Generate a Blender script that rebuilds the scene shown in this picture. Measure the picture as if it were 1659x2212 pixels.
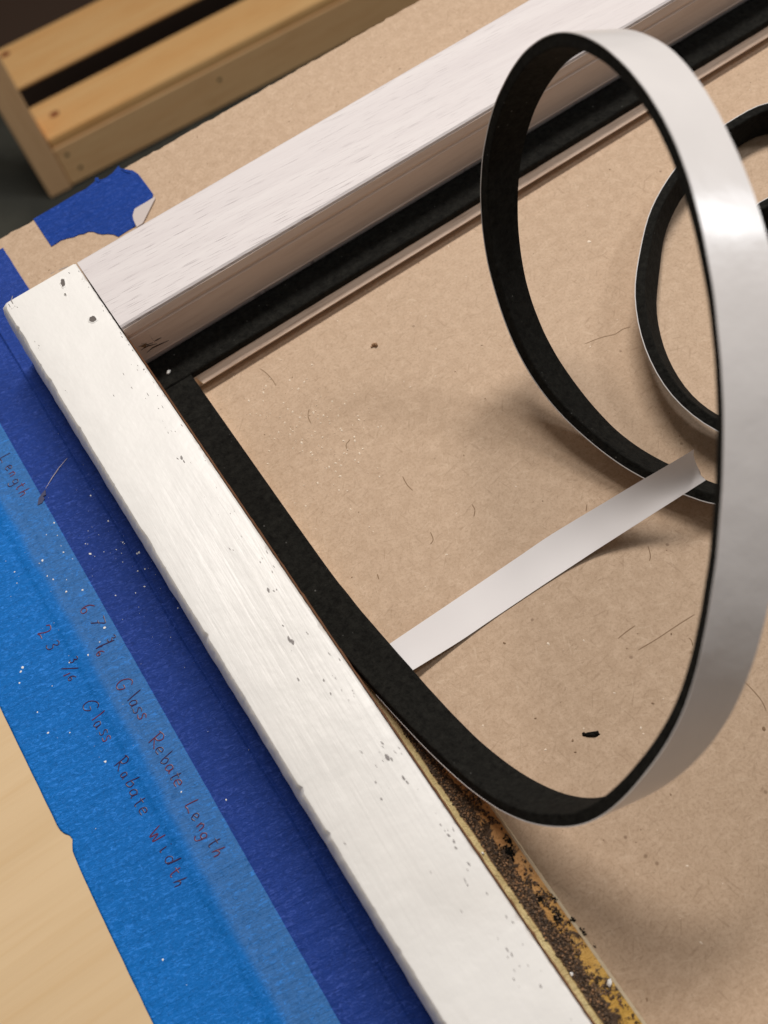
import bpy, bmesh, math, random
from mathutils import Vector, Matrix, noise
import numpy as np
for o in list(bpy.data.objects): bpy.data.objects.remove(o)
scene = bpy.context.scene
C = scene.collection
U = 0.01                                   # 1 mm of the place = 0.01 scene units
rnd = random.Random(7)

# ---------------------------------------------------------------- camera
CR = ((0.8270134572, -0.5511604671, -0.1169461082), (-0.5438241, -0.7264254, -0.4215842), (0.1474079, 0.4122539, -0.8992165))
CC = Vector((18.158, -253.924, 281.242))
FPX, PW, PH = 2130.85, 1659.0, 2212.0
cam = bpy.data.cameras.new('camera'); co = bpy.data.objects.new('camera', cam); C.objects.link(co)
cr_, cd_, cf_ = (Vector(v) for v in CR)
m = Matrix((cr_, -cd_, -cf_)).transposed().to_4x4(); m.translation = CC * U
co.matrix_world = m
cam.sensor_fit = 'VERTICAL'; cam.sensor_height = 36.0; cam.lens = 36.0 * FPX / PH
cam.clip_start = 0.02; cam.clip_end = 400
cam.dof.use_dof = True; cam.dof.focus_distance = 3.02; cam.dof.aperture_fstop = 1.35
scene.camera = co

def at(px, py, z):
    """the point of the place at height z (mm) that a spot of the photograph shows"""
    v = cr_ * ((px - PW/2)/FPX) + cd_ * ((py - PH/2)/FPX) + cf_
    return CC + v * ((z - CC.z)/v.z)

# ---------------------------------------------------------------- light
w = bpy.data.worlds.new('World'); scene.world = w; w.use_nodes = True
bg = w.node_tree.nodes['Background']; bg.inputs[0].default_value = (1.0, 0.93, 0.86, 1); bg.inputs[1].default_value = 0.155
def lamp(name, loc, target, sx, sy, power, col):
    l = bpy.data.lights.new(name, 'AREA'); l.shape = 'RECTANGLE'; l.size = sx; l.size_y = sy; l.energy = power; l.color = col
    o = bpy.data.objects.new(name, l); C.objects.link(o); o.location = loc
    z = (Vector(loc) - Vector(target)).normalized(); x = Vector((1, 0, 0)); x = (x - z*x.dot(z)).normalized(); y = z.cross(x)
    o.matrix_world = Matrix.Translation(loc) @ Matrix((x, y, z)).transposed().to_4x4()
lamp('ceiling_tube_lamp', (4.5, 4.8, 13.2), (0.7, -1.1, 0), 7.5, 1.9, 2200, (1.0, 0.94, 0.875))
lamp('side_lamp', (11.6, -1.5, 10.3), (1.2, -1.7, 1.3), 1.7, 2.2, 400, (0.95, 0.97, 1.0))
scene.view_settings.view_transform = 'Standard'; scene.view_settings.look = 'None'
scene.view_settings.exposure = 0.0; scene.view_settings.gamma = 1
scene.render.engine = 'CYCLES'

# ---------------------------------------------------------------- materials
class NT:
    def __init__(s, name, rough=0.6, spec=0.4):
        s.m = bpy.data.materials.new(name); s.m.use_nodes = True; s.t = s.m.node_tree; s.n = s.t.nodes; s.l = s.t.links
        s.b = s.n['Principled BSDF']; s.b.inputs['Roughness'].default_value = rough; s.b.inputs['Specular IOR Level'].default_value = spec
        s.tc = s.n.new('ShaderNodeTexCoord').outputs['Object']
    def map(s, scale=(1,1,1), rot=(0,0,0), loc=(0,0,0)):
        n = s.n.new('ShaderNodeMapping'); n.inputs['Scale'].default_value = scale; n.inputs['Location'].default_value = loc
        # turn first, then stretch along the turned axes
        n0 = s.n.new('ShaderNodeMapping'); n0.inputs['Rotation'].default_value = rot; s.l.new(s.tc, n0.inputs[0]); s.l.new(n0.outputs[0], n.inputs[0]); return n.outputs[0]
    def noise(s, vec, scale, detail=4, rough=0.55, dist=0.0):
        n = s.n.new('ShaderNodeTexNoise'); n.inputs['Scale'].default_value = scale; n.inputs['Detail'].default_value = detail
        n.inputs['Roughness'].default_value = rough; n.inputs['Distortion'].default_value = dist; s.l.new(vec, n.inputs['Vector']); return n.outputs[0]
    def voro(s, vec, scale, feat='F1', out='Distance'):
        n = s.n.new('ShaderNodeTexVoronoi'); n.inputs['Scale'].default_value = scale; n.feature = feat; s.l.new(vec, n.inputs['Vector']); return n.outputs[out]
    def ramp(s, fac, a, b, smooth=False):
        n = s.n.new('ShaderNodeMapRange'); n.inputs[1].default_value = a; n.inputs[2].default_value = b
        if smooth: n.interpolation_type = 'SMOOTHSTEP'
        s.l.new(fac, n.inputs[0]); return n.outputs[0]
    def math(s, op, a, b=0.0):
        n = s.n.new('ShaderNodeMath'); n.operation = op
        for i, v in enumerate((a, b)):
            if isinstance(v, (int, float)): n.inputs[i].default_value = v
            else: s.l.new(v, n.inputs[i])
        return n.outputs[0]
    def mix(s, fac, a, b):
        n = s.n.new('ShaderNodeMix'); n.data_type = 'RGBA'
        if isinstance(fac, (int, float)): n.inputs[0].default_value = fac
        else: s.l.new(fac, n.inputs[0])
        for i, v in ((6, a), (7, b)):
            if isinstance(v, tuple): n.inputs[i].default_value = v + (1,)
            else: s.l.new(v, n.inputs[i])
        return n.outputs[2]
    def xyz(s, vec=None):
        n = s.n.new('ShaderNodeSeparateXYZ'); s.l.new(vec or s.tc, n.inputs[0]); return n.outputs
    def color(s, c):
        if isinstance(c, tuple): s.b.inputs['Base Color'].default_value = c + (1,)
        else: s.l.new(c, s.b.inputs['Base Color'])
    def rough(s, v): s.l.new(v, s.b.inputs['Roughness'])
    def bump(s, h, dist, strength=1.0):
        n = s.n.new('ShaderNodeBump'); n.inputs['Distance'].default_value = dist; n.inputs['Strength'].default_value = strength
        s.l.new(h, n.inputs['Height'])
        if s.b.inputs['Normal'].is_linked: s.l.new(s.b.inputs['Normal'].links[0].from_socket, n.inputs['Normal'])
        s.l.new(n.outputs[0], s.b.inputs['Normal'])

def flat(name, c, rough=0.6, spec=0.4):
    t = NT(name, rough, spec); t.color(c); return t.m

def m_kraft():
    t = NT('kraft', 0.62, 0.35)
    big = t.noise(t.tc, 0.9, 3); mid = t.noise(t.tc, 24, 6, 0.75); fine = t.noise(t.tc, 110, 3, 0.7)
    c = t.mix(t.ramp(big, .3, .7), (0.43, 0.300, 0.198), (0.48, 0.342, 0.232))
    c = t.mix(t.ramp(mid, .42, .66), c, (0.53, 0.385, 0.268))
    c = t.mix(t.math('MULTIPLY', t.ramp(fine, .48, .7), .5), c, (0.30, 0.195, 0.118))
    for k, (a, sx) in enumerate(((0.3, 1), (1.35, 1), (2.3, 1), (2.9, 1))):         # short pressed fibres lying every way
        v = t.map((17, 120, 1), (0, 0, a), (k*3.1, k*5.7, 0))
        n = t.noise(v, 1.0, 1.5, 0.5, 0.6)
        c = t.mix(t.math('MULTIPLY', t.ramp(n, .65, .76), .34), c, (0.25, 0.155, 0.088))
        v2 = t.map((20, 140, 1), (0, 0, a+.7), (k*7.1+4, k*2.7, 0))
        n2 = t.noise(v2, 1.0, 1.5, 0.5, 0.6)
        c = t.mix(t.math('MULTIPLY', t.ramp(n2, .65, .76), .32), c, (0.62, 0.48, 0.35))
    fl = t.voro(t.tc, 8.0); c = t.mix(t.math('MULTIPLY', t.ramp(fl, .05, .03), .6), c, (0.16, 0.09, 0.045))
    t.color(c); t.bump(mid, .004, .35); t.bump(fine, .002, .4); return t.m

def m_tape(name, main, under=None, xs=None, xe=None):
    t = NT(name, 0.65, 0.18)
    a = t.noise(t.map((42, 105, 1), (0, 0, .25)), 1.0, 4, .75, 1.4); b = t.noise(t.tc, 90, 4, .75, .8); big = t.noise(t.tc, 1.6, 4)
    base = main
    c0 = t.mix(t.ramp(big, .35, .65), tuple(v*.93 for v in main), tuple(min(1, v*1.06) for v in main))
    if under:
        x = t.xyz()[0]; x = t.math('ADD', x, t.math('MULTIPLY', t.math('SUBTRACT', t.noise(t.tc, 2.0, 3), .5), .08))
        c0 = t.mix(t.ramp(x, xs, xe, True), c0, under)
    c = t.mix(t.math('MULTIPLY', t.ramp(a, .5, .70), .75), c0, tuple(v*1.8+.04 for v in main))
    c = t.mix(t.math('MULTIPLY', t.ramp(b, .5, .3), .6), c, tuple(v*.55 for v in main))
    t.color(c); wr = t.noise(t.map((1.5, 16, 1), (0, 0, .12)), 1.0, 4, .65)
    t.bump(a, .003, .6); t.bump(b, .002, .5); t.bump(wr, .03, .4); return t.m

def m_white(name, c, axis='y', streak=.5):
    t = NT(name, 0.38, 0.45)
    s = (62, 2.6, 8) if axis == 'y' else (2.2, 95, 8)
    a = t.noise(t.map(s, (0, 0, .03)), 1.0, 4, .6, .3); b = t.noise(t.tc, 5, 4)
    cc = t.mix(t.math('MULTIPLY', t.ramp(b, .3, .75), .6), c, tuple(v*.93 for v in c))
    yy = t.xyz()[1]; gate = t.math('ADD', .12, t.math('MULTIPLY', t.ramp(yy, -.7, -1.3, True), t.ramp(yy, -2.6, -1.9, True)))
    t.color(cc); t.bump(t.math('MULTIPLY', a, gate), .0035, streak); t.bump(b, .03, .2); t.bump(t.noise(t.map((30, 9, 9)), 1.0, 4, .6), .004, .25)
    t.rough(t.ramp(a, .2, .8)); 
    n = t.n.new('ShaderNodeMapRange'); n.inputs[3].default_value = .30; n.inputs[4].default_value = .52; t.l.new(a, n.inputs[0]); t.rough(n.outputs[0])
    return t.m

def m_rail():
    t = NT('limed_wood', 0.5, 0.4)
    rot = (0, 0, math.radians(4.5))
    broad = t.noise(t.map((0.4, 14, 3), rot), 1.0, 4, .6, .2)
    c = t.mix(t.ramp(broad, .3, .7), (0.60, 0.555, 0.56), (0.67, 0.63, 0.63))
    dash = t.noise(t.map((9, 330, 6), rot), 1.0, 1.5, .5, .1); gate = t.ramp(t.noise(t.map((1.3, 5, 3), rot), 1.0, 3), .36, .55)
    xs = t.xyz()[0]; near = t.ramp(xs, 2.6, .9)                                  # the open pores thin out along the rail
    k = t.math('MULTIPLY', t.ramp(dash, .605, .70), t.math('MULTIPLY', gate, t.math('ADD', t.math('MULTIPLY', near, .75), .18)))
    c = t.mix(t.math('MULTIPLY', k, .8), c, (0.24, 0.20, 0.21))
    fine = t.noise(t.map((7, 210, 6), rot), 1.0, 3, .6); c = t.mix(t.math('MULTIPLY', t.ramp(fine, .52, .75), .3), c, (0.55, 0.49, 0.50))
    t.color(c); t.bump(dash, .004, -.5); t.bump(fine, .003, .4); return t.m

def m_wood(name, c1, c2, c3, axis='x', scale=1.0, rough=.6, knots=False):
    t = NT(name, rough, .3)
    s = (0.7*scale, 14*scale, 9*scale) if axis == 'x' else (14*scale, .7*scale, 9*scale) if axis == 'y' else (14*scale, 9*scale, .7*scale)
    a = t.noise(t.map(s), 1.0, 5, .6, .8); b = t.noise(t.map(tuple(v*5 for v in s)), 1.0, 3, .6)
    c = t.mix(t.ramp(a, .3, .7), c1, c2); c = t.mix(t.math('MULTIPLY', t.ramp(b, .5, .72), .5), c, c3)
    if knots:
        k = t.voro(t.map((.30, .75, .75)), 1.0); c = t.mix(t.ramp(k, .12, .04, True), c, tuple(v*.3 for v in c3))
    t.color(c); t.bump(b, .004, .3); return t.m

def m_foam(name='foam'):
    t = NT(name, 0.95, 0.12)
    a = t.noise(t.tc, 48, 5, .85); v = t.voro(t.tc, 40); g = t.noise(t.tc, 12, 3)
    c = t.mix(t.ramp(a, .35, .75), (0.0045, 0.0043, 0.0038), (0.022, 0.0215, 0.0185))
    sp = t.math('MULTIPLY', t.ramp(v, .13, .07), t.ramp(g, .55, .68)); c = t.mix(t.math('MULTIPLY', sp, .75), c, (0.16, 0.16, 0.15))
    t.color(c); t.bump(a, .012, .8); t.bump(v, .006, .5); return t.m

def m_ledge():
    t = NT('bare_ledge', 0.55, 0.4)
    p = t.xyz(); x = t.math('ADD', p[0], t.math('MULTIPLY', t.math('SUBTRACT', t.noise(t.tc, 9, 3), .5), .012))
    y = p[1]
    a = t.noise(t.map((26, 4, 4)), 1.0, 5, .65, .9)
    wood = t.mix(t.ramp(a, .3, .7), (0.46, 0.21, 0.07), (0.64, 0.35, 0.13))
    wood = t.mix(t.ramp(y, -2.35, -2.75), wood, t.mix(t.ramp(a, .3, .7), (0.50, 0.27, 0.05), (0.66, 0.42, 0.08)))
    glue = t.mix(t.ramp(t.noise(t.tc, 14, 4), .3, .7), (0.50, 0.38, 0.17), (0.66, 0.55, 0.28))
    glue = t.mix(t.ramp(y, -1.95, -1.6), glue, (0.34, 0.19, 0.11))
    c = t.mix(t.ramp(x, .297, .302), glue, wood)
    # old black adhesive soaked into the wood
    n = t.noise(t.tc, 22, 5, .75, .5); band = t.ramp(x, .352, .318)
    msk = t.ramp(t.math('ADD', n, t.math('MULTIPLY', band, .27)), .57, .62)
    msk = t.math('MULTIPLY', msk, t.ramp(x, .297, .302)); c = t.mix(msk, c, t.mix(t.noise(t.tc, 60, 3), (0.022, 0.013, 0.008), (0.12, 0.07, 0.036)))
    t.color(c); t.bump(n, .02, .8); t.bump(t.noise(t.tc, 60, 3), .006, .6); return t.m

M = dict(
    kraft=m_kraft(),
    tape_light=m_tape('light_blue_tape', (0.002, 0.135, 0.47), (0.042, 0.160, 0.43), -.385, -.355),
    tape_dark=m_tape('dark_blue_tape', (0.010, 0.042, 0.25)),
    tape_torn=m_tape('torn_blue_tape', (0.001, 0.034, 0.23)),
    tape_back=flat('tape_back', (0.50, 0.44, 0.42), .7),
    white=m_white('white_paint', (0.80, 0.785, 0.765), 'y', .42),
    rail=m_rail(),
    wall=m_wood('rail_wall_wood', (0.70, 0.575, 0.50), (0.76, 0.635, 0.56), (0.58, 0.45, 0.38), 'x', 1.0, .5),  # inner face of the rail, a browner tone than its top
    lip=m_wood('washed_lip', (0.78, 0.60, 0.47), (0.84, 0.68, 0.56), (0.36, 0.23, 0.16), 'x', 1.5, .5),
    brown=m_wood('brown_rebate_wall', (0.20, 0.09, 0.045), (0.28, 0.135, 0.07), (0.10, 0.045, 0.02), 'y', 1.0, .6),
    shade=flat('gap_shade', (0.055, 0.03, 0.018), .8), ledge=m_ledge(), foam=m_foam(),  # shade: dark of the gaps between the rack slats, put into the colour
    liner=None, pine=m_wood('pine', (0.90, 0.50, 0.19), (0.94, 0.60, 0.27), (0.72, 0.32, 0.09), 'x', .35, .6, True),
    pine_rail=m_wood('pine_rail', (0.86, 0.53, 0.26), (0.90, 0.60, 0.31), (0.72, 0.40, 0.18), 'x', .35, .6),
    pine_leg=m_wood('pine_leg', (0.80, 0.50, 0.27), (0.84, 0.56, 0.31), (0.66, 0.38, 0.18), 'z', .35, .6),
    birch=m_wood('birch_ply', (0.62, 0.445, 0.255), (0.68, 0.50, 0.30), (0.60, 0.41, 0.215), 'x', .3, .55),
    floor=None, dark=flat('dark_gap', (0.012, 0.009, 0.007), .9), ink=flat('pen_ink', (0.026, 0.010, 0.06), .4),
    ink_red=flat('red_pen_ink', (0.10, 0.015, 0.05), .4), speck=flat('white_speck', (0.80, 0.80, 0.78), .5),
    chip=flat('chip_grey', (0.27, 0.25, 0.245), .8), crumb=flat('residue_crumb', (0.055, 0.034, 0.02), .6, .5), cream=flat('cream_edge', (0.62, 0.52, 0.36), .6),
    crumb2=flat('residue_crumb_light', (0.20, 0.12, 0.065), .6, .5), crease=flat('paper_tear', (0.24, 0.155, 0.09), .8),
    fibre=flat('pale_fleck', (0.74, 0.62, 0.49), .6))
def m_liner():
    t = NT('coated_liner', 0.3, 0.5)
    n = t.noise(t.tc, 3.0, 3); t.color(t.mix(t.ramp(n, .3, .7), (0.64, 0.615, 0.61), (0.69, 0.665, 0.66)))
    t.bump(t.noise(t.tc, 16, 3), .003, .5); t.bump(t.noise(t.tc, 1.8, 3), .05, .35); t.b.inputs['Coat Weight'].default_value = .12; t.b.inputs['Coat Roughness'].default_value = .12
    return t.m
M['liner'] = m_liner(); M['strip'] = flat('peeled_backing', (0.72, 0.69, 0.69), .5, .35)
def m_floor():
    t = NT('floor_mat', .8, .2); n = t.noise(t.tc, .8, 4); t.color(t.mix(t.ramp(n, .4, .65), (0.05, 0.052, 0.045), (0.085, 0.085, 0.07))); return t.m
M['floor'] = m_floor()

# ---------------------------------------------------------------- builders
def link(name, verts, faces, mat, parent=None, smooth=False, mats=None, midx=None):
    me = bpy.data.meshes.new(name); me.from_pydata([Vector(v)*U for v in verts], [], faces)
    for mm in (mats or [mat]): me.materials.append(mm)
    if midx: [setattr(pg, 'material_index', q) for pg, q in zip(me.polygons, midx)]
    if smooth: me.polygons.foreach_set('use_smooth', [True]*len(me.polygons))
    me.validate(); me.update()
    o = bpy.data.objects.new(name, me); C.objects.link(o)
    if parent: o.parent = parent; o.matrix_parent_inverse = parent.matrix_world.inverted()
    return o
def fixn(o):
    bm = bmesh.new(); bm.from_mesh(o.data); bmesh.ops.recalc_face_normals(bm, faces=bm.faces); bm.to_mesh(o.data); bm.free(); return o
def tag(o, label=None, cat=None, group=None, kind=None):
    for k, v in (('label', label), ('category', cat), ('group', group), ('kind', kind)):
        if v: o[k] = v
    return o
def thing(name, loc, label, cat, group=None):
    o = bpy.data.objects.new(name, None); C.objects.link(o); o.empty_display_size = .1
    o.location = Vector(loc)*U; o.matrix_world = Matrix.Translation(Vector(loc)*U)
    return tag(o, label, cat, group)
def bev(o, wd, seg=2):
    bm = bmesh.new(); bm.from_mesh(o.data); bmesh.ops.bevel(bm, geom=list(bm.edges), offset=wd*U, segments=seg, affect='EDGES', profile=.6); bm.to_mesh(o.data); bm.free()
    return o
def boxv(x0, x1, y0, y1, z0, z1):
    return [(x0,y0,z0),(x1,y0,z0),(x1,y1,z0),(x0,y1,z0),(x0,y0,z1),(x1,y0,z1),(x1,y1,z1),(x0,y1,z1)]
BF = [(0,3,2,1),(4,5,6,7),(0,1,5,4),(1,2,6,5),(2,3,7,6),(3,0,4,7)]
def rings(secs, closed=True, caps=True):
    """faces that skin a list of equal sections; secs: list of lists of points"""
    v = [p for s in secs for p in s]; n = len(secs[0]); fs = []
    for i in range(len(secs)-1):
        for j in range(n if closed else n-1):
            a = i*n+j; b = i*n+(j+1) % n; fs.append((a, b, b+n, a+n))
    if caps and closed: fs.append(tuple(range(n))[::-1]); fs.append(tuple((len(secs)-1)*n+j for j in range(n)))
    return v, fs
def poly(name, pts, z0, z1, mat, parent=None):
    """flat sheet with an outline of its own and a real thickness"""
    n = len(pts); v = [(x, y, z0) for x, y in pts]+[(x, y, z1) for x, y in pts]
    fs = [tuple(range(n, 2*n)), tuple(range(n))[::-1]]+[(i, (i+1) % n, n+(i+1) % n, n+i) for i in range(n)]
    o = fixn(link(name, v, fs, mat, parent))
    bm = bmesh.new(); bm.from_mesh(o.data); bmesh.ops.triangulate(bm, faces=[f for f in bm.faces if len(f.verts) > 4], ngon_method='EAR_CLIP'); bm.to_mesh(o.data); bm.free()
    return o
def nz(x, y, z=0): return noise.noise(Vector((x, y, z)))
def ragged(p, q, step, amp, freq, seed=0):
    """points from p to q with an uneven edge"""
    p, q = Vector(p[:2]), Vector(q[:2]); L = (q-p).length; n = max(1, int(L/step)); t = (q-p).normalized(); s = Vector((-t.y, t.x)); out = []
    for i in range(n):
        a = i*L/n; k = amp*(nz(a*freq, seed*7.3)+.5*nz(a*freq*3.1, seed*3.3+9)) * min(1, a/step/3); out.append(tuple(p+t*a+s*k))
    return out
def lumps(items, mat, name, parent=None, mats=None):
    """many small irregular grains in one mesh; items: (x,y,z,rx,ry,rz,angle[,mat index])"""
    v = []; fs = []; mi = []
    base = [(1,0,0),(.45,.85,0),(-.5,.8,0),(-1,0,0),(-.45,-.85,0),(.5,-.8,0)]
    for it in items:
        x, y, z, rx, ry, rz, an = it[:7]; k = len(v); ca, sa = math.cos(an), math.sin(an)
        ring = []
        for sc, h in ((1.0, 0.0), (.62, .8)):
            for bx, by, _ in base:
                j = 1+rnd.uniform(-.3, .3); px, py = bx*rx*sc*j, by*ry*sc*j; v.append((x+px*ca-py*sa, y+px*sa+py*ca, z+rz*h*(1+rnd.uniform(-.3, .3))))
        v.append((x, y, z+rz))
        for j in range(6):
            q = (j+1) % 6; fs.append((k+j, k+q, k+6+q, k+6+j)); fs.append((k+6+j, k+6+q, k+12)); mi += [it[7] if len(it) > 7 else 0]*2
    return link(name, v, fs, mat, parent, mats=mats, midx=mi if mats else None)
def strokes(lines, z, wd, mat, name, parent=None):
    """drawn lines as thin raised ribbons; lines: lists of (x,y)"""
    v = []; fs = []
    for ln in lines:
        pts = [Vector((p[0], p[1])) for p in ln]; n = len(pts)
        for i, p in enumerate(pts):
            t = (pts[min(i+1, n-1)]-pts[max(i-1, 0)]); t = t.normalized() if t.length else Vector((1, 0)); s = Vector((-t.y, t.x))
            ww = wd*(.5 if i not in (0, n-1) else .25)*(1+.25*nz(p.x*2, p.y*2))
            zz = z(p.x, p.y) if callable(z) else z
            v += [(p.x+s.x*ww, p.y+s.y*ww, zz), (p.x-s.x*ww, p.y-s.y*ww, zz), (p.x, p.y, zz+wd*.12)]
        k = len(v)-3*n
        for i in range(n-1):
            a = k+3*i; fs += [(a, a+3, a+5, a+2), (a+2, a+5, a+4, a+1)]
    return fixn(link(name, v, fs, mat, parent))
def curl(pts, n=5):
    """a smooth line through the given points"""
    out = []; P = [Vector(p) for p in pts]
    for i in range(len(P)-1):
        a, b, c, e = P[max(i-1, 0)], P[i], P[i+1], P[min(i+2, len(P)-1)]
        for k in range(n):
            t = k/n; out.append(.5*((2*b)+(c-a)*t+(2*a-5*b+4*c-e)*t*t+(3*b-a-3*c+e)*t**3))
    out.append(P[-1]); return out

# ---------------------------------------------------------------- floor, bench, paper
tag(fixn(link('floor', boxv(-4000, 5000, -4000, 7000, -900, -860), BF, M['floor'])), kind='structure')
bench = thing('workbench', (100, -300, -860), 'pale birch plywood workbench bare at its lower left corner', 'workbench')
bev(link('table_top', boxv(-500, 900, -900, 60.5, -24, -0.45), BF, M['birch'], bench), 1.0)
link('front_rail', boxv(-440, 840, -60, -20, -110, -24.5), BF, M['birch'], bench)
for x in (-430, 780): link('leg', boxv(x, x+60, -880, -820, -860, -110.5) if x < 0 else boxv(x, x+60, -880, -820, -860, -110.5), BF, M['birch'], bench)

XK = -39.0
pts = [(XK, -900), (900, -900)] + ragged((900, 61.8), (XK, 61.6), 1.6, .55, .35, 1) + [(XK, 61.6)]
paper = thing('kraft_paper', (100, -100, 0), 'brown kraft paper covering the bench under the door frame', 'paper')
poly('sheet', pts, -0.40, 0.0, M['kraft'], paper)
def onp(px, py, z=0.0):
    p = at(px, py, z); return (p.x, p.y)
# tears, pressed-in lines and specks that can be seen on the sheet
cr = []
for ln in ([(1310,727),(1330,722),(1345,712),(1362,707)], [(1262,744),(1290,733),(1312,726)], [(562,797),(575,806),(588,820),(597,834)], [(668,885),(666,900),(672,915)],
           [(1378,1405),(1420,1380),(1462,1352),(1500,1328)], [(1335,1380),(1352,1366),(1372,1352)], [(870,1030),(880,1048),(892,1060)], [(757,950),(748,962),(752,975)], [(1020,1090),(1026,1102),(1024,1116)],
           [(1606,1471),(1625,1490),(1645,1514),(1655,1536)], [(930,1150),(936,1166),(930,1176)], [(1400,1180),(1405,1200),(1403,1212)], [(815,1240),(819,1252)], [(1488,1378),(1494,1385),(1496,1395)], [(1268,1090),(1266,1106)]):
    cr.append([tuple(q[:2]) for q in curl([onp(*p)+(0,) for p in ln], 4)])
tag(strokes(cr, .02, .30, M['crease'], 'tear_mark', paper), kind='stuff')
it = []
for _ in range(420):
    x, y = rnd.uniform(-10, 280), rnd.uniform(-290, 60)
    s = rnd.uniform(.10, .26); it.append((x, y, 0.0, s*rnd.uniform(1, 2.2), s, .12, rnd.uniform(0, 6.3), 0 if rnd.random() < .45 else 1))
for px, py, s in ((1184,1391,.6),(1237,1600,.45),(1178,1620,.5),(1243,1625,.4),(1273,523,.8),(1157,1552,.4),(1450,1370,.4),(1090,1390,.5),(1410,1520,.5),(1650,1574,.7)):
    x, y = onp(px, py); it.append((x, y, 0, s, s*.7, .2, rnd.uniform(0, 6), 1 if py in (1391,1620,523) else 0))
tag(lumps(it, None, 'fleck', paper, mats=[M['crease'], M['fibre']]), kind='stuff')
dust = []
for _ in range(150):                                                        # pale sawdust by the corner of the frame
    x, y = rnd.gauss(62, 9), rnd.gauss(-88, 14)
    if x > 42: s = rnd.uniform(.14, .40); dust.append((x, y, 0, s*1.3, s, .2, rnd.uniform(0, 6)))
tag(lumps(dust, M['fibre'], 'sawdust'), kind='stuff')

# ---------------------------------------------------------------- masking tapes
def tape_strip(name, x0, x1, y0, y1, zf, mat, parent=None, edge=.15, ny=260, nx=14):
    secs = []
    for i in range(ny+1):
        y = y0+(y1-y0)*i/ny; a0 = x0+edge*nz(y*.22, x0)+edge*.6*nz(y*.9, x0+3); a1 = x1+edge*nz(y*.25, x1+5)+edge*.5*nz(y*1.1, x1)
        if name == 'light': pass
        top = [(a0+(a1-a0)*j/nx, y) for j in range(nx+1)]
        secs.append([(x, yy, zf(x, yy)+.16) for x, yy in top]+[(a1, y, zf(a1, y)), (a0, y, zf(a0, y))])
    v, fs = rings(secs); return fixn(link('strip', v, fs, mat, parent, True))
def zd(x, y):                                   # dark tape lies on the paper, with a fold along the frame
    g = x+9+.8*nz(y*.03, 2.2)
    return .03+.6*math.exp(-(g/.5)**2)+(.25 if g > 0 else 0)
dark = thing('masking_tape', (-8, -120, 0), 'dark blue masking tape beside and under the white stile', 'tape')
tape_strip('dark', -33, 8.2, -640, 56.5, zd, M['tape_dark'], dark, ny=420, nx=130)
def zl(x, y):
    t = min(1, max(0, (x+41.6)/2.2)); t = t*t*(3-2*t); return -.42*(1-t)+.06*t+(.14 if x > -33.2 else 0)
light = thing('masking_tape.001', (-45, -120, 0), 'light blue masking tape with pen handwriting along the bench edge', 'tape')
# the outer edge has a small pinch where the tape was nicked
secs = []
for i in range(481):
    y = -640+690*i/480; k = math.exp(-((y+156.5)/2.2)**2)*1.6 + (0.9/(1+math.exp((y+155)/1.2)))*math.exp(-max(0, -155-y)/14)
    x0 = -66.5+k+.12*nz(y*.2, 1); x1 = -25.0+.12*nz(y*.3, 2); 
    row = [(x0+(x1-x0)*j/60, y) for j in range(61)]
    secs.append([(x, yy, zl(x, yy)+.18+.35*math.exp(-((yy+152)/3)**2-((x+64)/3)**2)*abs(math.sin(x*4+yy))) for x, yy in row]+[(x1, y, -.44), (x0, y, -.44)])
v, fs = rings(secs); fixn(link('strip', v, fs, M['tape_light'], light, True))
torn_px = [(73,475),(120,448),(166,420),(186,410),(206,394),(207,386),(213,385),(216,391),(222,389),(230,386),(238,380),(244,376),(257,360),(262,366),(270,367),(288,370),(300,378),(316,399),(332,421),(330,432),(308,446),(290,458),(290,474),(294,490),(275,501),(257,513),(246,508),(232,507),(222,508),(212,506),(203,502),(192,502),(182,507),(172,508),(160,514),(148,516),(132,521),(124,527),(112,534)]
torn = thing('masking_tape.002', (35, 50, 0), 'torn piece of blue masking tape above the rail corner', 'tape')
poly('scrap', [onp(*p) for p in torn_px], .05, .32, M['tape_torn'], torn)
fl = [onp(*p, .8) for p in [(335,425),(316,437),(297,448),(291,452),(287,466),(289,476),(296,491),(308,483),(310,480),(335,430)]]
fo = poly('folded_corner', fl, .5, .75, M['tape_back'], torn)
lp = [[onp(*p, .8) for p in q] for q in ([(283,459),(284,470),(288,480),(290,489)], [(262,364),(272,370),(282,373)], [(208,388),(213,393),(217,388)])]
tag(strokes(lp, .55, 1.0, M['tape_torn'], 'torn_edge', torn), kind='stuff')

# white spots of paint on the tapes
def specks(lst, name, parent, zf):
    tag(lumps([(x, y, zf(x, y)+.17, s*rnd.uniform(.8, 1.35), s, .12, rnd.uniform(0, 6)) for x, y, s in lst], M['speck'], name, parent), kind='stuff')
def c2b(cx, cy): return (cx/2.777, 1061.7+cy/2.777)
def c4b(cx, cy): return (cx/2.777, 1614.5+cy/2.777)
sp = [c2b(*p[:2])+(p[2],) for p in ((330,192,.62),(386,368,.6),(258,416,.55),(500,594,.62),(323,530,.55),(287,510,.42),(403,605,.6),(88,482,.42),(102,549,.38),(631,822,.66),(603,906,.42),(532,983,.45),(415,1026,.45),(135,1055,.8),(125,1080,.7),(116,1148,.5),(225,1324,.45),(288,1448,.5),(419,1446,.42),(631,1620,.6),(313,1166,.35),(349,268,.35),(284,264,.3),(371,330,.3),(240,434,.3),(404,533,.35),(440,408,.3))]
sp += [c4b(*p[:2])+(p[2],) for p in ((1092,270,.45),(977,1274,.45),(1120,1425,.2),(575,487,.25))]
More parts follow.
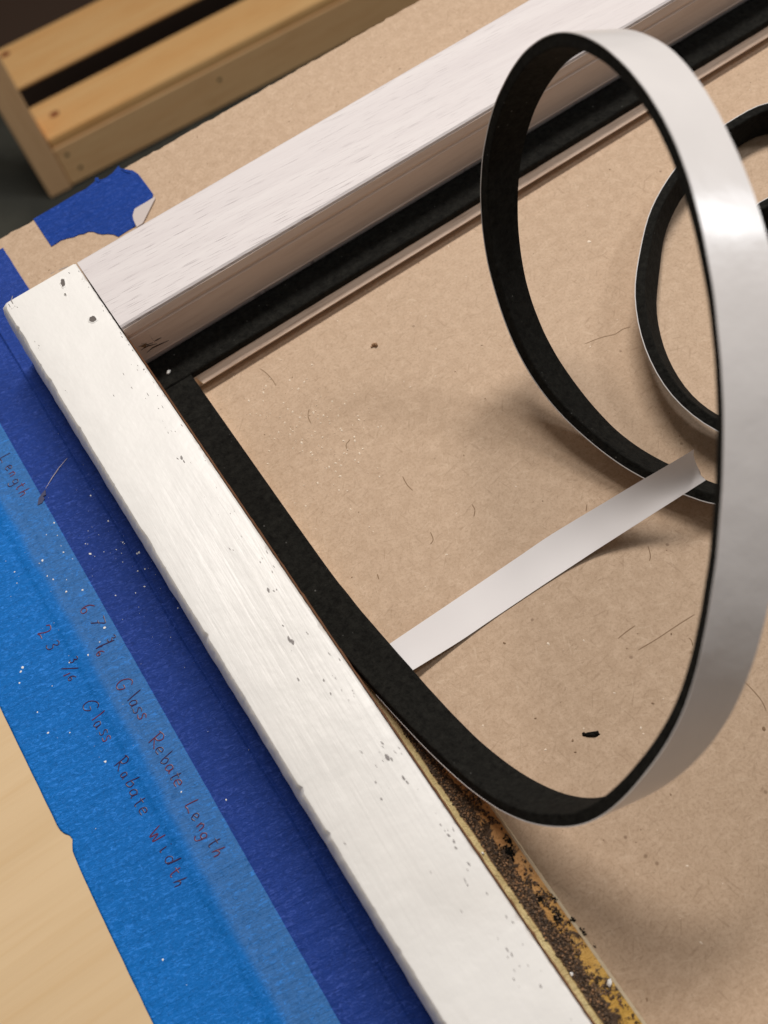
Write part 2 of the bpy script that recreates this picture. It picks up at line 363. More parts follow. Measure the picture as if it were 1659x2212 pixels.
dk = [c2b(*p[:2])+(p[2],) for p in ((548,28,.5),(652,180,.48),(740,308,.45),(838,370,.75),(826,378,.5),(873,470,.4),(829,480,.4),(870,573,.42),(816,612,.35),(750,316,.3),(701,351,.3),(596,262,.25),(532,240,.25),(740,426,.3),(695,626,.35),(1072,704,.42),(1027,877,.25),(739,770,.2),(1400,1164,.42),(516,316,.3),(530,318,.25),(572,392,.3),(627,365,.25),(732,373,.25))]
dk += [(14,1213,.3),(196,1197,.6)]; dk += [c4b(1358,316)+(.45,), c4b(1587,1038)+(.4,)]
specks([onp(a, b)+(s*.64,) for a, b, s in sp]+[(rnd.uniform(-60, -27), rnd.uniform(-150, -60), rnd.uniform(.06, .11)) for _ in range(34)], 'paint_speck', light, zl)
specks([onp(a, b)+(s*.64,) for a, b, s in dk]+[(rnd.uniform(-24, -5), rnd.gauss(-95, 25), rnd.uniform(.06, .12)) for _ in range(45)], 'paint_speck', dark, zd)
# scratch and little tear on the tapes
tag(strokes([[onp(147,992), onp(130,1012), onp(116,1032), onp(101,1057)]], .55, .22, M['tape_back'], 'scratch', dark), kind='stuff')
tr = [onp(*p, .5) for p in [(99,1058),(92,1066),(84,1078),(82,1092),(92,1087),(97,1078),(94,1072),(100,1070)]]
poly('torn_nick', tr, .42, .60, flat('nick', (.055, .06, .13), .7), light)

# handwriting: every letter as pen strokes, running along the tape with its head towards the frame
G = {'6': [[(.75,1),(.3,.75),(.12,.35),(.3,.05),(.65,.08),(.7,.35),(.4,.45),(.18,.3)]],
 '7': [[(.05,.95),(.5,.98),(.8,.95),(.55,.5),(.35,0)], [(.3,.5),(.7,.55)]],
 '3': [[(.15,.9),(.5,1),(.7,.8),(.4,.55),(.7,.4),(.65,.1),(.3,0),(.1,.12)]],
 '2': [[(.1,.8),(.35,1),(.7,.85),(.6,.5),(.15,.05),(.45,.1),(.85,.02)]],
 '1': [[(.4,1),(.35,0)]], '/': [[(.75,1.15),(.2,-.15)]],
 'G': [[(.9,.85),(.6,1),(.25,.8),(.08,.4),(.25,.05),(.6,.02),(.8,.25),(.82,.42),(.5,.42)]],
 'l': [[(.45,1.15),(.4,.5),(.38,0)]], 'a': [[(.7,.5),(.35,.55),(.12,.3),(.25,.03),(.6,.12),(.7,.5),(.72,.1),(.9,.02)]],
 's': [[(.75,.52),(.4,.58),(.25,.42),(.62,.22),(.5,.02),(.1,.04)]],
 'R': [[(.2,0),(.25,1)], [(.05,.95),(.55,1.02),(.8,.8),(.6,.52),(.28,.48),(.55,.25),(.95,0)]],
 'e': [[(.15,.28),(.7,.35),(.6,.56),(.28,.52),(.12,.25),(.3,.02),(.8,.08)]],
 'b': [[(.25,1.1),(.2,.05),(.55,.02),(.75,.25),(.55,.5),(.22,.35)]],
 't': [[(.42,1),(.4,.3),(.5,.02),(.75,.06)], [(.1,.66),(.8,.7)]],
 'L': [[(.2,1.05),(.15,.05),(.5,.08),(.95,.02)]],
 'n': [[(.12,.55),(.16,.02)], [(.15,.4),(.42,.58),(.65,.45),(.7,.02)]],
 'g': [[(.7,.5),(.35,.56),(.15,.3),(.35,.08),(.68,.2),(.7,.5),(.68,-.25),(.4,-.42),(.1,-.3)]],
 'h': [[(.22,1.1),(.16,0)], [(.18,.35),(.45,.56),(.66,.42),(.7,.02)]],
 'W': [[(.0,1),(.22,.02),(.5,.6),(.72,.0),(1.05,.95)]], 'i': [[(.35,.55),(.35,.03),(.55,.05)], [(.4,.85),(.46,.9)]],
 'd': [[(.65,.45),(.3,.52),(.12,.25),(.3,.02),(.62,.12),(.72,1.1),(.72,.05)]]}
def write(chars, parent, zf):
    for ch, px, py, h in chars:
        x, y = onp(px, py); a = rnd.uniform(-.28, .22); ww = h*rnd.uniform(.6, .8); lines = []
        for ln in G[ch]:
            q = []
            for u, v in curl([(p[0], p[1], 0) for p in ln], 5) and [(c.x, c.y) for c in curl([(p[0], p[1], 0) for p in ln], 5)]:
                uu, vv = (u-.45)*ww, (v-(.3 if ch in 'aesnig' else .5))*h; q.append((x+vv*math.cos(a)+uu*math.sin(a), y-uu*math.cos(a)+vv*math.sin(a)))
            lines.append(q)
        ink = M['ink'] if rnd.random() < .62 else M['ink_red']
        strokes(lines, lambda x, y: zf(x, y)+.24, .36, ink, 'letter', parent)
H = 4.6
one = [('6',)+c2b(528,705)+(H,), ('7',)+c2b(592,785)+(H,), ('3',)+c2b(675,885)+(H*.6,), ('/',)+c2b(640,915)+(H*.9,), ('1',)+c2b(600,940)+(H*.5,), ('6',)+c2b(606,972)+(H*.55,),
       ('G',)+c2b(750,1155)+(H*1.1,), ('l',)+c2b(805,1232)+(H*.95,), ('a',)+c2b(806,1272)+(H*.9,), ('s',)+c2b(830,1316)+(H*.95,), ('s',)+c2b(857,1352)+(H*.95,),
       ('R',)+c2b(943,1490)+(H,), ('e',)+c2b(962,1555)+(H*.85,), ('b',)+c4b(1010,66)+(H*.9,), ('a',)+c4b(1022,126)+(H*.85,), ('t',)+c4b(1060,172)+(H*.75,), ('e',)+c4b(1072,214)+(H*.85,),
       ('L',)+c4b(1160,350)+(H*.85,), ('e',)+c4b(1177,417)+(H*.85,), ('n',)+c4b(1208,478)+(H*.8,), ('g',)+c4b(1225,532)+(H*.8,), ('t',)+c4b(1290,570)+(H*.8,), ('h',)+c4b(1316,630)+(H*.8,)]
two = [('2',)+c2b(270,838)+(H,), ('3',)+c2b(318,922)+(H*.9,), ('3',)+c2b(445,1010)+(H*.6,), ('/',)+c2b(420,1060)+(H*.9,), ('1',)+c2b(402,1100)+(H*.5,), ('6',)+c2b(432,1118)+(H*.55,),
       ('G',)+c2b(546,1282)+(H*1.05,), ('l',)+c2b(588,1350)+(H*.9,), ('a',)+c2b(586,1397)+(H*.85,), ('s',)+c2b(622,1445)+(H*.9,), ('s',)+c2b(640,1482)+(H*.9,),
       ('R',)+c4b(730,92)+(H,), ('a',)+c4b(745,165)+(H*.75,), ('b',)+c4b(800,210)+(H*.85,), ('a',)+c4b(803,272)+(H*.85,), ('t',)+c4b(840,325)+(H*.8,), ('e',)+c4b(860,380)+(H*.85,),
       ('W',)+c4b(940,520)+(H*.9,), ('i',)+c4b(985,612)+(H*.9,), ('d',)+c4b(1035,668)+(H*.9,), ('t',)+c4b(1052,745)+(H*.75,), ('h',)+c4b(1080,810)+(H*.8,)]
top = [('L',14,990,H*.85), ('e',21,1012,H*.85), ('n',28,1026,H*.8), ('g',35,1042,H*.8), ('t',47,1051,H*.75), ('h',54,1066,H*.8)]
write(one, light, zl); write(two, light, zl); write(top, light, zl)

# ---------------------------------------------------------------- the door frame
A_, B_, HT = 26.8, 33.5, 31.2
frame = thing('door_frame', (0, 0, 0), 'white painted corner of a wooden glass door frame lying on kraft paper', 'frame')
# stile: one long section skinned along y; its edges are worn and lumpy with paint
secs = []
ys = [0.6 - .75*i for i in range(0, 420)] + [0.6-.75*420-30*i for i in range(0, 12)]
for i, y in enumerate(ys):
    e = lambda s, a, fq: a*nz(y*fq, s)
    ch = max(0, nz(y*.09, 3.1)-.10)*.7 + max(0, nz(y*.38, 8.2)-.30)*1.5 + .12*max(0, nz(y*1.1, 5))       # bites out of the outer edge
    cr2 = max(0, nz(y*.45, 6.7)-.22)*1.1
    k = 2.2*math.exp(-max(0, 0.6-y)/1.1)                                           # rounded far corner
    s = [(-4.1+e(1,.3,.12), y, 0.15), (-4.1+e(1,.4,.15), y, 5), (-3.8+e(2,.4,.12), y, 13), (-3.1+e(3,.4,.2), y, 21), (-2.3+e(4,.4,.35)+ch*.2, y, 26.5),
         (-1.5+ch*.6+e(5,.25,.6), y, 29.2-ch*.5+e(7,.3,.5)), (-.9+ch*.9+k*.3+e(6,.14,.8), y, 30.5-ch*.35), (-.35+ch+k*.7, y, HT-.12), (.3+ch*.8+k, y, HT+e(5,.04,.3)),
         (8, y, HT+e(9,.10,.07)), (14, y, HT+e(10,.10,.06)), (20, y, HT+e(11,.10,.08)), (25.2-cr2, y, HT+e(12,.06,.2)), (26.2-cr2, y, HT-.10), (A_-.1-cr2+e(13,.12,.5), y, HT-.55), (A_+.05+e(14,.1,.7), y, HT-1.6)]
    if i == 0: s = [(p[0], p[1]-.0, p[2]-(.9 if p[2] > 30 else 0)) for p in s]
    lowx = 0 if y < -B_-.2 else 0
    s += [(A_+.1, y, 26), (A_+.2, y, 0.15)]
    secs.append(s)
v, fs = rings(secs); stile = fixn(link('stile', v, fs, M['white'], frame, True)); stile.modifiers.new('edge', 'EDGE_SPLIT').split_angle = math.radians(28)
# unpainted wall of the rebate, seen as a brown line along the stile
secs = []
for i in range(300):
    y = -B_-.2-1.0*i; j = .25*nz(y*.35, 5)+.25*nz(y*1.2, 4); t = min(1, max(0, (-y-120)/50)); 
    secs.append([(A_+.35, y, 28.5), (A_+.9+j, y, 24.0), (28.3+j*.6, y, 6.4), (28.3, y, 5.0), (A_+.35, y, 5.0)])
v, fs = rings(secs); fixn(link('rebate_wall', v, fs, M['brown'], frame))
# chips and knocks of the paint
ck = []
for px, py, s in ((393,990,1.0),(398,997,.7),(384,991,.5),(580,1275,1.1),(592,1277,.6),(598,1274,.5),(625,1381,1.2),(632,1387,1.4),(612,1352,.5),(700,1345,.5),(645,1468,.8),(700,1470,.8),(715,1499,.6),(760,1445,.6),(837,1636,1.3),(846,1640,.7),(872,1681,1.0),(880,1690,.7),(824,1726,.7),(812,1690,.5),(826,1605,.6),(970,1805,.7),(981,1818,.9),(985,1832,.7),(1013,1866,.6),(952,1782,.5),(1010,1912,.4),(1095,2050,.6),(1106,2062,.6),(1168,2130,.5),(1110,2115,.4),(860,2140,.4),(745,1822,.5),(1094,1980,.5),(1108,1992,.5),(1052,1930,.4),(552,1105,.6),(567,1128,.6),(524,1035,.5),(540,1090,.4),(150,590,.5)):
    x, y = onp(px, py, HT); ck.append((x, y, HT+.0, .34*s, 1.05*s*rnd.uniform(.6, 1.2), .12, rnd.uniform(-.25, .25)))
for _ in range(85):
    y = rnd.uniform(-285, -48); x = A_-abs(rnd.gauss(0, 4.6))-.9; s = rnd.uniform(.12, .4); ck.append((x, y, HT, .3*s, 1.1*s*rnd.uniform(.7, 2), .08, rnd.uniform(-.2, .2)))
for _ in range(36):
    y = rnd.uniform(-60, -3); x = rnd.choice((rnd.gauss(1.5, .8), A_-rnd.uniform(.4, 1.2))); s = rnd.uniform(.15, .45); ck.append((x, y, HT, .3*s, 1.0*s, .08, rnd.uniform(-.3, .3)))
ck = [c for c in ck if 1.0 < c[0] < A_-.5]
tag(lumps(ck, M['chip'], 'paint_chip', stile), kind='stuff')
tag(strokes([[onp(*p, HT) for p in q] for q in ([(128,584),(139,580),(148,576)], [(110,592),(118,588)], [(28,640),(25,650),(29,657)], [(19,657),(23,664)])], HT+.02, .5, M['chip'], 'scuff', stile), kind='stuff')
def nail_hole(px, py, rx, ry, an):
    x, y = onp(px, py, HT); n = 14; v = []; j = [1+rnd.uniform(-.18, .18) for _ in range(n)]
    for rr, z in ((1.35, HT-.05), (1.12, HT+.30), (.92, HT+.16), (.55, HT+.13)):
        for i in range(n):
            a = 6.283*i/n; px_, py_ = rx*rr*j[i]*math.cos(a), ry*rr*j[i]*math.sin(a); v.append((x+px_*math.cos(an)-py_*math.sin(an), y+px_*math.sin(an)+py_*math.cos(an), z))
    v.append((x, y, HT+.12)); fs = []; mi = []
    for k in range(3):
        for i in range(n): fs.append((k*n+i, k*n+(i+1) % n, (k+1)*n+(i+1) % n, (k+1)*n+i)); mi.append(0 if k < 2 else 1)
    for i in range(n): fs.append((3*n+i, 3*n+(i+1) % n, 4*n)); mi.append(1)
    link('nail_hole', v, fs, None, stile, True, mats=[M['white'], flat('hole_shade', (.13,.115,.105), .9)], midx=mi)
nail_hole(137, 612, .85, 1.8, -.35); nail_hole(201, 691, 1.15, 1.5, .1); nail_hole(142, 637, .35, .55, 0)
# rail
RX = 520.0
prof = [(.6, 0.1), (.7, 29.5), (.3, HT-.7), (-.5, HT-.25), (-B_+.8, HT-.25), (-B_+.1, HT-.75), (-B_-.05, HT-1.6)]
secs = [[(x, y, z) for y, z in prof+[(-B_+.3, 27), (-B_+.3, .1)]] for x in [A_+.45+.12*0, A_+1.0]+[30+5*i for i in range(99)]]
v, fs = rings(secs); rail = fixn(link('rail', v, fs, M['rail'], frame))
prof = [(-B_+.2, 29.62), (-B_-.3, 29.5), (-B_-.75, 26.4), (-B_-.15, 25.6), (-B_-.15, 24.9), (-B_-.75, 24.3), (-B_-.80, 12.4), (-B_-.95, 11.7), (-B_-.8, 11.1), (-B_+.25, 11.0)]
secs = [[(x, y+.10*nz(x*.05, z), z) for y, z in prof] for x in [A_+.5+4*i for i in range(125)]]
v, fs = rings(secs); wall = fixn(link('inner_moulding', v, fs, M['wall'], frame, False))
# ledges that carried the glass
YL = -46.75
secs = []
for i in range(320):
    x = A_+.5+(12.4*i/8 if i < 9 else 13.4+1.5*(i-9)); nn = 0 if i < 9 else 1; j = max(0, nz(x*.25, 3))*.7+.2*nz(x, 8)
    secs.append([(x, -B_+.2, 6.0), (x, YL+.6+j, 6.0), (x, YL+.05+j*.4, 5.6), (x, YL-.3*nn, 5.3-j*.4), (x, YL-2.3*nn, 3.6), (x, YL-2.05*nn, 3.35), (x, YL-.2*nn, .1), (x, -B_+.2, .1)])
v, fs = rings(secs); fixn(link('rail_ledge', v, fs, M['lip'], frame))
XL = 38.65
secs = []
for i in range(330):
    y = YL-.02-.85*i; j = .12*nz(y*.6, 7)+.12*nz(y*2, 3); secs.append([(A_+.3, y, 6.0), (XL-.9+j, y, 6.0), (XL-.9+j, y, 5.9), (XL-.9, y, .1), (A_+.3, y, .1)])
v, fs = rings(secs); ledge = fixn(link('stile_ledge', v, fs, M['ledge'], frame))
secs = []
for i in range(330):
    y = YL-.04-.85*i; j = .16*nz(y*.7, 17)+.14*nz(y*2.3, 3); secs.append([(XL-.88, y, 5.93), (XL-.35+j, y, 6.12+j*.6), (XL-.25+j*.5, y, 6.05), (XL+.02+j*.5, y, 5.2), (XL, y, .12), (XL-.88, y, .12)])
v, fs = rings(secs); fixn(link('ledge_edge', v, fs, M['cream'], frame))
# crumbs of the old foam and glue along the ledge
cr = []
for _ in range(9500):
    y = rnd.uniform(-312, -128); u = rnd.random()
    x = rnd.gauss(32.3, 1.25) if u < .72 else rnd.gauss(36.0, .8)
    if not 29.9+.4*nz(y*.4, 2) < x < 37.4: continue
    d = nz(x*.35, y*.10, 3)+.5*nz(x*.9, y*.4, 8)+(.46 if x < 33.6+.8*nz(y*.10, 5) else -.02-.25*math.exp(-((y+190)/22)**2))
    if d < -.04: continue
    s = rnd.uniform(.16, .40); z = 6.0+rnd.uniform(-.05, .12)
    cr.append((x, y, z, s, s*rnd.uniform(.7, 1.3), s*rnd.uniform(.7, 1.5), rnd.uniform(0, 6), 0 if rnd.random() < .62 else (1 if rnd.random() < .75 else 2)))
for px, py, s in ((1099,1816,.9),(1103,1845,1.1),(1095,1835,.8),(1168,1946,.9),(1197,1941,.6),(1190,1937,.5),(1202,1984,1.0),(1208,1975,.8),(1238,1989,.7),(1260,2015,.7),(1285,2044,.35)):
    x, y = onp(px, py, 6.2)
    for _ in range(14): cr.append((x+rnd.gauss(0, .5*s), y+rnd.gauss(0, .8*s), 6.05, .35*s, .4*s, .35*s, rnd.uniform(0, 6), 3))
tag(lumps(cr, None, 'foam_residue', ledge, mats=[M['crumb'], M['crumb2'], flat('residue_orange', (.36, .2, .1), .6), M['foam']]), kind='stuff')
for px, py, s in ((1235,2104,.75),(1318,2123,1.15),(1043,1843,.6),(1041,1688,.6)):
    x, y = onp(px, py, 6.5); lumps([(x, y, 6.35, s*.75, s*.6, .35, rnd.uniform(0, 3))], M['speck'], 'paint_flake', ledge)
# knot and saw marks in the end of the moulding
def onwall(px, py):                              # on the upright face of the rail
    v = cr_*((px-PW/2)/FPX)+cd_*((py-PH/2)/FPX)+cf_; y = -B_-.86; t = (y-CC.y)/v.y; return CC+v*t
ws = []
for ln in ([(320,716),(327,730),(334,738)], [(334,738),(341,734),(349,730)], [(309,738),(314,747),(319,756)], [(300,749),(313,747),(331,741)], [(305,757),(320,748),(340,743)], [(318,762),(330,752),(347,744),(365,736)], [(312,752),(318,760)], [(306,743),(318,745)]):
    P = [onwall(*p) for p in ln]; ws.append(P)
v = []; fs = []
for P in ws:
    k = len(v); n = len(P)
    for i, p in enumerate(P):
        ww = .28 if 0 < i < n-1 else .10
        v += [(p.x, p.y, p.z+ww), (p.x, p.y-.06, p.z), (p.x, p.y, p.z-ww)]
    for i in range(n-1): a = k+3*i; fs += [(a, a+1, a+4, a+3), (a+1, a+2, a+5, a+4)]
tag(fixn(link('saw_mark', v, fs, M['dark'], wall)), kind='stuff')
p = onwall(312, 747); v = []; 
for i in range(10): a = .628*i; q = 1+.3*math.sin(3*a); v.append((p.x+1.0*q*math.cos(a), p.y-.05, p.z+.8*q*math.sin(a)))
link('knot', v, [tuple(range(10))], M['crease'], wall)

# ---------------------------------------------------------------- black foam on the rail
FZ0, FZ1 = 6.05, 9.0
def strip_sec(L, R_, N, t, rb=.35):
    W = (R_-L).normalized()
    return [L, R_, R_+N*(t-rb), R_-W*rb+N*t, L+W*rb+N*t, L+N*(t-rb)]
foam_bits = []
secs = []
for i in range(320):
    x = A_+.6+1.5*i; j = .10*nz(x*.2, 4)
    secs.append([tuple(q) for q in strip_sec(Vector((x, YL+.05+j, FZ0)), Vector((x, -B_-.1+j*.5, FZ0)), Vector((0, 0, 1)), 2.95)])
v, fs = rings(secs); fr = fixn(link('foam_strip', v, fs, M['foam']))
tag(fr, 'short black foam strip stuck straight along the ledge of the rail', 'foam strip')
x, y = onp(365, 804, 9.1); fk = lumps([(x, y, 9.05, 1.2, .7, .5, .95)], M['speck'], 'paint_flake')
tag(fk, 'small white paint flake lying on the black foam in the corner', 'paint flake')

# ---------------------------------------------------------------- the foam tape that loops up and coils away
LOOP_L = [(26.6,-126.9,6.0),(26.8,-136.3,6.0),(27.1,-145.8,6.3),(27.6,-155.6,7.0),(28.4,-165.5,8.1),(29.4,-175.3,9.1),(30.6,-185.0,10.2),(32.0,-194.7,11.4),(33.7,-204.2,13.2),(35.7,-213.2,16.0),(38.2,-221.3,20.3),(41.5,-228.2,26.2),(45.3,-233.4,33.2),(49.4,-237.1,40.8),(53.8,-239.0,48.9),(58.7,-239.4,57.5),(63.7,-238.7,66.3),(68.6,-237.4,74.9),(73.5,-235.1,83.1),(78.5,-231.5,90.5),(83.5,-226.9,97.4),(88.4,-221.8,103.9),(93.3,-216.2,110.0),(98.1,-210.1,115.8),(102.9,-203.6,121.1),(107.6,-196.6,125.7),(112.1,-189.2,129.6),(116.7,-181.3,132.8),(121.1,-172.9,135.2),(125.3,-164.5,136.8),(129.1,-155.7,137.3),(132.5,-146.7,136.7),(135.5,-137.6,135.2),(138.2,-128.7,132.8),(140.4,-119.9,129.6),(142.2,-111.3,125.3),(143.3,-103.3,119.9),(143.6,-96.5,113.4),(143.1,-90.9,105.9),(141.7,-86.8,97.4),(139.8,-84.1,88.3),(137.5,-83.3,79.1),(134.9,-84.1,69.9),(132.3,-86.7,61.0),(129.8,-90.7,52.5),(127.6,-95.9,44.6),(125.9,-102.1,37.3),(124.5,-108.9,30.6),(123.6,-116.5,24.5),(123.5,-124.7,19.4),(124.1,-133.6,15.4),(125.6,-142.7,12.5),(127.7,-152.0,10.4),(130.4,-161.2,9.0),(134.0,-170.2,8.5),(138.5,-178.7,8.9),(143.6,-187.0,9.9)]
LOOP_R = [(38.7,-126.6,6.1),(38.8,-135.9,6.0),(39.1,-145.4,5.9),(39.7,-154.9,6.0),(40.4,-164.6,6.0),(41.1,-174.3,5.9),(41.9,-184.1,5.9),(42.9,-193.8,6.3),(44.3,-203.4,7.6),(46.4,-212.6,10.3),(49.0,-221.1,14.5),(52.0,-228.7,20.1),(55.6,-234.6,26.8),(59.8,-238.4,34.5),(64.3,-240.6,43.0),(69.1,-241.9,51.8),(74.0,-242.2,60.8),(78.9,-241.4,69.7),(83.9,-239.4,78.1),(88.9,-236.2,86.0),(93.8,-232.0,93.4),(98.8,-227.1,100.3),(103.7,-221.5,106.7),(108.6,-215.5,112.8),(113.5,-209.0,118.5),(118.2,-202.1,123.4),(122.9,-194.6,127.5),(127.5,-186.4,130.3),(131.9,-177.9,132.1),(136.0,-169.0,133.2),(139.9,-160.0,133.6),(143.5,-150.9,133.5),(146.7,-141.7,132.6),(149.5,-132.5,130.5),(151.7,-123.6,127.0),(153.4,-115.0,122.4),(154.5,-107.0,116.7),(154.9,-99.8,110.2),(154.5,-93.6,102.8),(153.4,-88.8,94.4),(151.5,-85.4,85.3),(149.2,-83.9,75.9),(146.6,-84.0,66.5),(143.9,-85.9,57.3),(141.2,-89.2,48.4),(138.7,-93.7,40.0),(136.5,-99.2,32.2),(135.0,-105.8,25.3),(134.1,-113.3,19.2),(133.9,-121.5,14.0),(134.3,-130.2,9.5),(135.0,-139.2,5.7),(136.4,-148.3,2.8),(138.9,-157.4,1.1),(142.3,-166.3,0.4),(146.4,-174.9,0.4),(150.9,-183.4,0.7)]

def cat(P, n):
    return curl(P, n)
Lp = [Vector(p) for p in LOOP_L]; Rp = [Vector(p) for p in LOOP_R]
Lp[0].y = Rp[0].y = -127.0
pre_y = [YL-.5, -60, -75, -90, -105, -117]
Lp = [Vector((27.0, y, 6.1)) for y in pre_y]+Lp; Rp = [Vector((38.65, y, 6.1)) for y in pre_y]+Rp
for q in (Lp, Rp):
    for p in q[:12]: p.z = max(p.z, 6.1)
coil = [(158,-200),(172,-212),(195,-219),(225,-216),(252,-202),(273,-178),(285,-148),(286,-118),(277,-94),(261,-80.5),(244,-78.5),(229,-80),(214,-84),(198,-92),(184,-103),(170,-117),(160,-134),(155.5,-152),(158,-169),(168,-184),(186,-195),(208,-196),(230,-187),(246,-170),(253,-148),(250,-127),(241,-115.5),(228,-111.5),(216,-115),(207,-126),(204,-142),(210,-156),(222,-162),(234,-157),(238,-146)]
n0 = len(Lp)
lean_at = {0: .5, 4: .35, 9: .0, 12: .15, 14: .40, 16: .52, 19: .72, 22: .45, 25: .1, 30: .3, 34: .3}
lift_at = {0: .2, 8: .2, 12: 1.5, 15: 4.0, 18: 3.5, 22: .6, 25: .2, 34: .2}
def tween(tab, i):
    ks = sorted(tab); lo = max(k for k in ks if k <= i); hi = min([k for k in ks if k >= i] or [ks[-1]]); return tab[lo] if hi == lo else tab[lo]+(tab[hi]-tab[lo])*(i-lo)/(hi-lo)
for i, (x, y) in enumerate(coil):
    P = Vector((x, y)); a = Vector(coil[max(i-1, 0)]); b = Vector(coil[min(i+1, len(coil)-1)]); t = (b-a).normalized(); out = Vector((t.y, -t.x))   # right of the way = outside
    lean = tween(lean_at, i); h = 12.2*math.cos(lean); z0 = tween(lift_at, i)
    Lp.append(Vector((x, y, h+z0))); Rp.append(Vector((x-out.x*12.2*math.sin(lean), y-out.y*12.2*math.sin(lean), z0)))
Lc, Rc = curl(Lp, 4), curl(Rp, 4)
tapeo = thing('weatherstrip_tape', (60, -240, 0), 'long black foam tape with white backing that loops up from the stile and coils away', 'foam tape')
secs = []; liner = []; N_prev = None
n = len(Lc)
for i in range(n):
    L, R_ = Lc[i], Rc[i]; c0 = (Lc[max(i-1, 0)]+Rc[max(i-1, 0)]); c1 = (Lc[min(i+1, n-1)]+Rc[min(i+1, n-1)]); T = (c1-c0).normalized(); W = (R_-L).normalized()
    N = -W.cross(T); N.normalize()
    mid = (L+R_)/2; L2 = mid-W*(6.08+.09*nz(i*.35, 3)) if i > 30 else L; R2 = mid+W*(6.08+.09*nz(i*.33, 9)) if i > 30 else R_
    secs.append([tuple(q) for q in strip_sec(L2, R2, N, 2.9, .3)])
    liner.append([tuple(q) for q in (L2-W*.12-N*.30, R2+W*.12-N*.30, R2+W*.12-N*.04, L2-W*.12-N*.04)])
v, fs = rings(secs); o = fixn(link('foam', v, fs, M['foam'], tapeo, False))
st = 24+20
v, fs = rings(liner[st:]); o = fixn(link('release_liner', v, fs, M['liner'], tapeo, True)); 
mod = o.modifiers.new('edge', 'EDGE_SPLIT'); mod.split_angle = math.radians(40)

# ---------------------------------------------------------------- peeled strip of backing paper
zt = ((5.6, 4.2), (4.4, 2.4), (3.1, 1.1), (2.0, .5), (1.4, .4), (1.3, .5), (1.6, .9), (3.0, 2.6), (6.0, 6.0), (10.5, 10.0), (16.0, 14.5), (21.5, 19.5))
def along(P, t):
    P = [Vector(p) for p in P]; L = [(P[i+1]-P[i]).length for i in range(len(P)-1)]; s_ = t*sum(L); i = 0
    while i < len(L)-1 and s_ > L[i]: s_ -= L[i]; i += 1
    return P[i].lerp(P[i+1], min(1, s_/L[i]))
ea = [(833,1397),(973,1303),(1035,1261),(1199,1151),(1355,1063),(1489,994)]; eb = [(884,1453),(989,1389),(1077,1329),(1177,1262),(1291,1187),(1435,1095),(1526,1037)]
Lp = [at(*along(ea, i/11), z[0]) for i, z in enumerate(zt)]; Rp = [at(*along(eb, i/11), z[1]) for i, z in enumerate(zt)]
Lc, Rc = curl(Lp, 6), curl(Rp, 6); n = len(Lc); secs = []
for i in range(n):
    t = i/(n-1); row = []
    for j in range(9):
        u = j/8; p = Lc[i].lerp(Rc[i], u); up = Vector((0, 0, 1))
        p = p+up*(1.5*t**4*(1-u)**2*4-1.0*math.sin(math.pi*u)*(.15+.5*t*t)+.05)
        if i == n-1: p = p+(Lc[-1]-Lc[-2]).normalized()*(.6*nz(u*7, 1.5)-.5*(1-u)*0)
        row.append(p)
    secs.append([tuple(p) for p in row]+[tuple(p-Vector((0, 0, .12))) for p in row[::-1]])
v, fs = rings(secs); o = fixn(link('peeled_liner', v, fs, M['strip'], None, True)); o.modifiers.new('edge', 'EDGE_SPLIT').split_angle = math.radians(40)
tag(o, 'loose strip of peeled white backing paper with a raised torn end', 'paper strip')

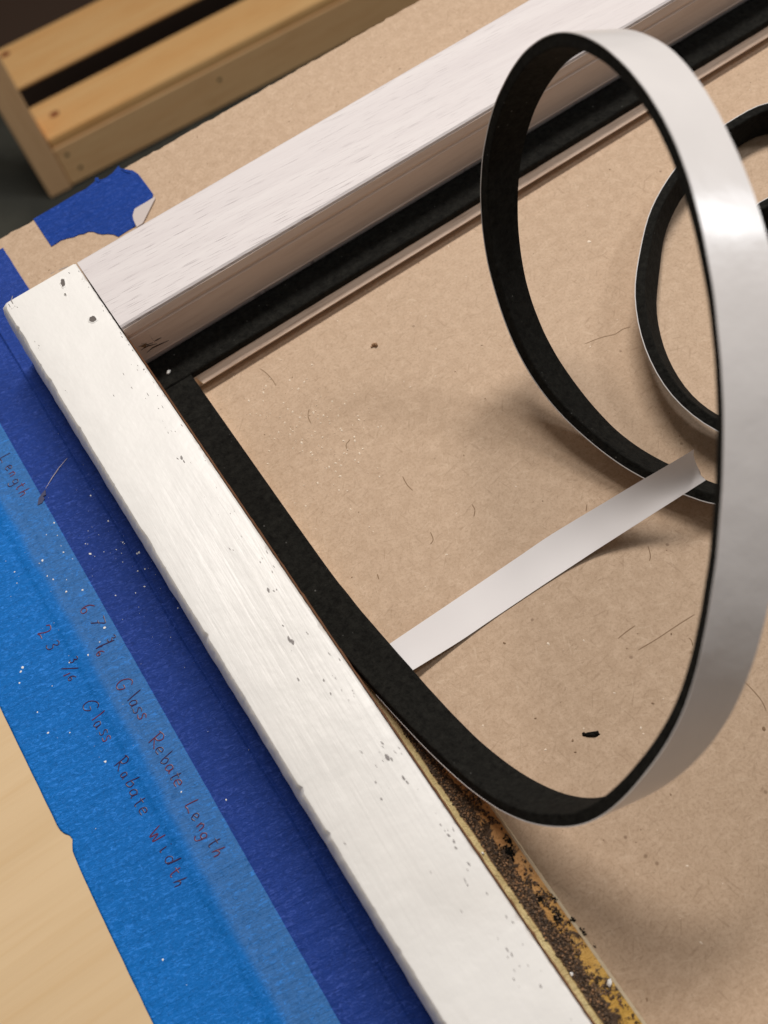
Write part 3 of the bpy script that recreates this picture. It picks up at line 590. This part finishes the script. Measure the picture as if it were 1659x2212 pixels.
# ---------------------------------------------------------------- small things on the paper
x, y = onp(808, 747); o = lumps([(x, y, 0, 1.2, 1.0, 1.2, .3), (x+.5, y-.5, .3, .8, .7, 1.2, 1.3), (x-.9, y-.1, 0, .5, .5, .6, 1)], flat('wood_crumb', (.34, .2, .11), .7), 'wood_crumb')
tag(o, 'tan crumb of wood lying alone on the paper near the frame corner', 'crumb')
x, y = onp(1276, 1586); o = lumps([(x, y, 0, 2.5, .85, 1.0, -.62), (x+1.3, y-.7, .1, .9, .8, 1.1, .3), (x-1.5, y+1.0, 0, .7, .55, .8, 1)], M['foam'], 'foam_crumb')
tag(o, 'elongated black foam crumb lying on the paper inside the big loop', 'crumb')

# ---------------------------------------------------------------- the pine rack standing on the floor behind
ang = math.radians(-2.8); ux = Vector((math.cos(ang), math.sin(ang), 0)); uy = Vector((-math.sin(ang), math.cos(ang), 0)); O = Vector((121, 1044, -860))
def rbox(name, a0, a1, b0, b1, z0, z1, mat, parent, bv=2.0):
    vs = [tuple(O+ux*x+uy*y+Vector((0, 0, z+860))) for x, y, z in boxv(a0, a1, b0, b1, z0, z1)]
    return bev(link(name, vs, BF, mat, parent), bv)
rack = thing('storage_rack', tuple(O), 'low pine slatted rack standing on the floor behind the bench', 'rack')
rbox('leg', -38, 0, 0, 60, -858, -300, M['pine_leg'], rack, 3)
rbox('leg', 1400, 1438, 0, 60, -858, -300, M['pine_leg'], rack, 3)
rbox('leg', -38, 0, 620, 680, -858, -300, M['pine_leg'], rack, 3)
rl = rbox('rail', .8, 1399, 2, 20, -856, -781, M['pine_rail'], rack, 2.5)
for k, (b0, b1) in enumerate(((3, 86), (139, 243))):
    rbox('slat', 1.2, 1398, b0, b1, -780.5 if k == 0 else -770, -762, M['pine'], rack, 4)
rbox('gap_shade_board', 1.5, 1397, 24, 615, -850, -838, M['shade'], rack, 1)  # added board, coloured dark to give the slat gaps their brown shade
for a, z in ((17, -800), (26, -832), (285, -806)):
    p = O+ux*a+uy*1.6+Vector((0, 0, z+860)); v = [(p.x+3.2*math.cos(.7854*i), p.y, p.z+3.2*math.sin(.7854*i)) for i in range(8)]
    link('nail_head', v, [tuple(range(8))], M['dark'], rl)

for sl, px, py, rx, ry in ((0, 118, 247, 8, 6), (1, 12, 118, 8, 6)):
    q = at(px, py, -761.7); slo = [o for o in rack.children if o.name.startswith('slat')][sl]
    tag(link('knot', [(q.x+rx*math.cos(.5236*i)*(1+.15*math.sin(2*i)), q.y+ry*math.sin(.5236*i), q.z) for i in range(12)], [tuple(range(12))], flat('pine_knot', (.30, .09, .03), .6), slo))
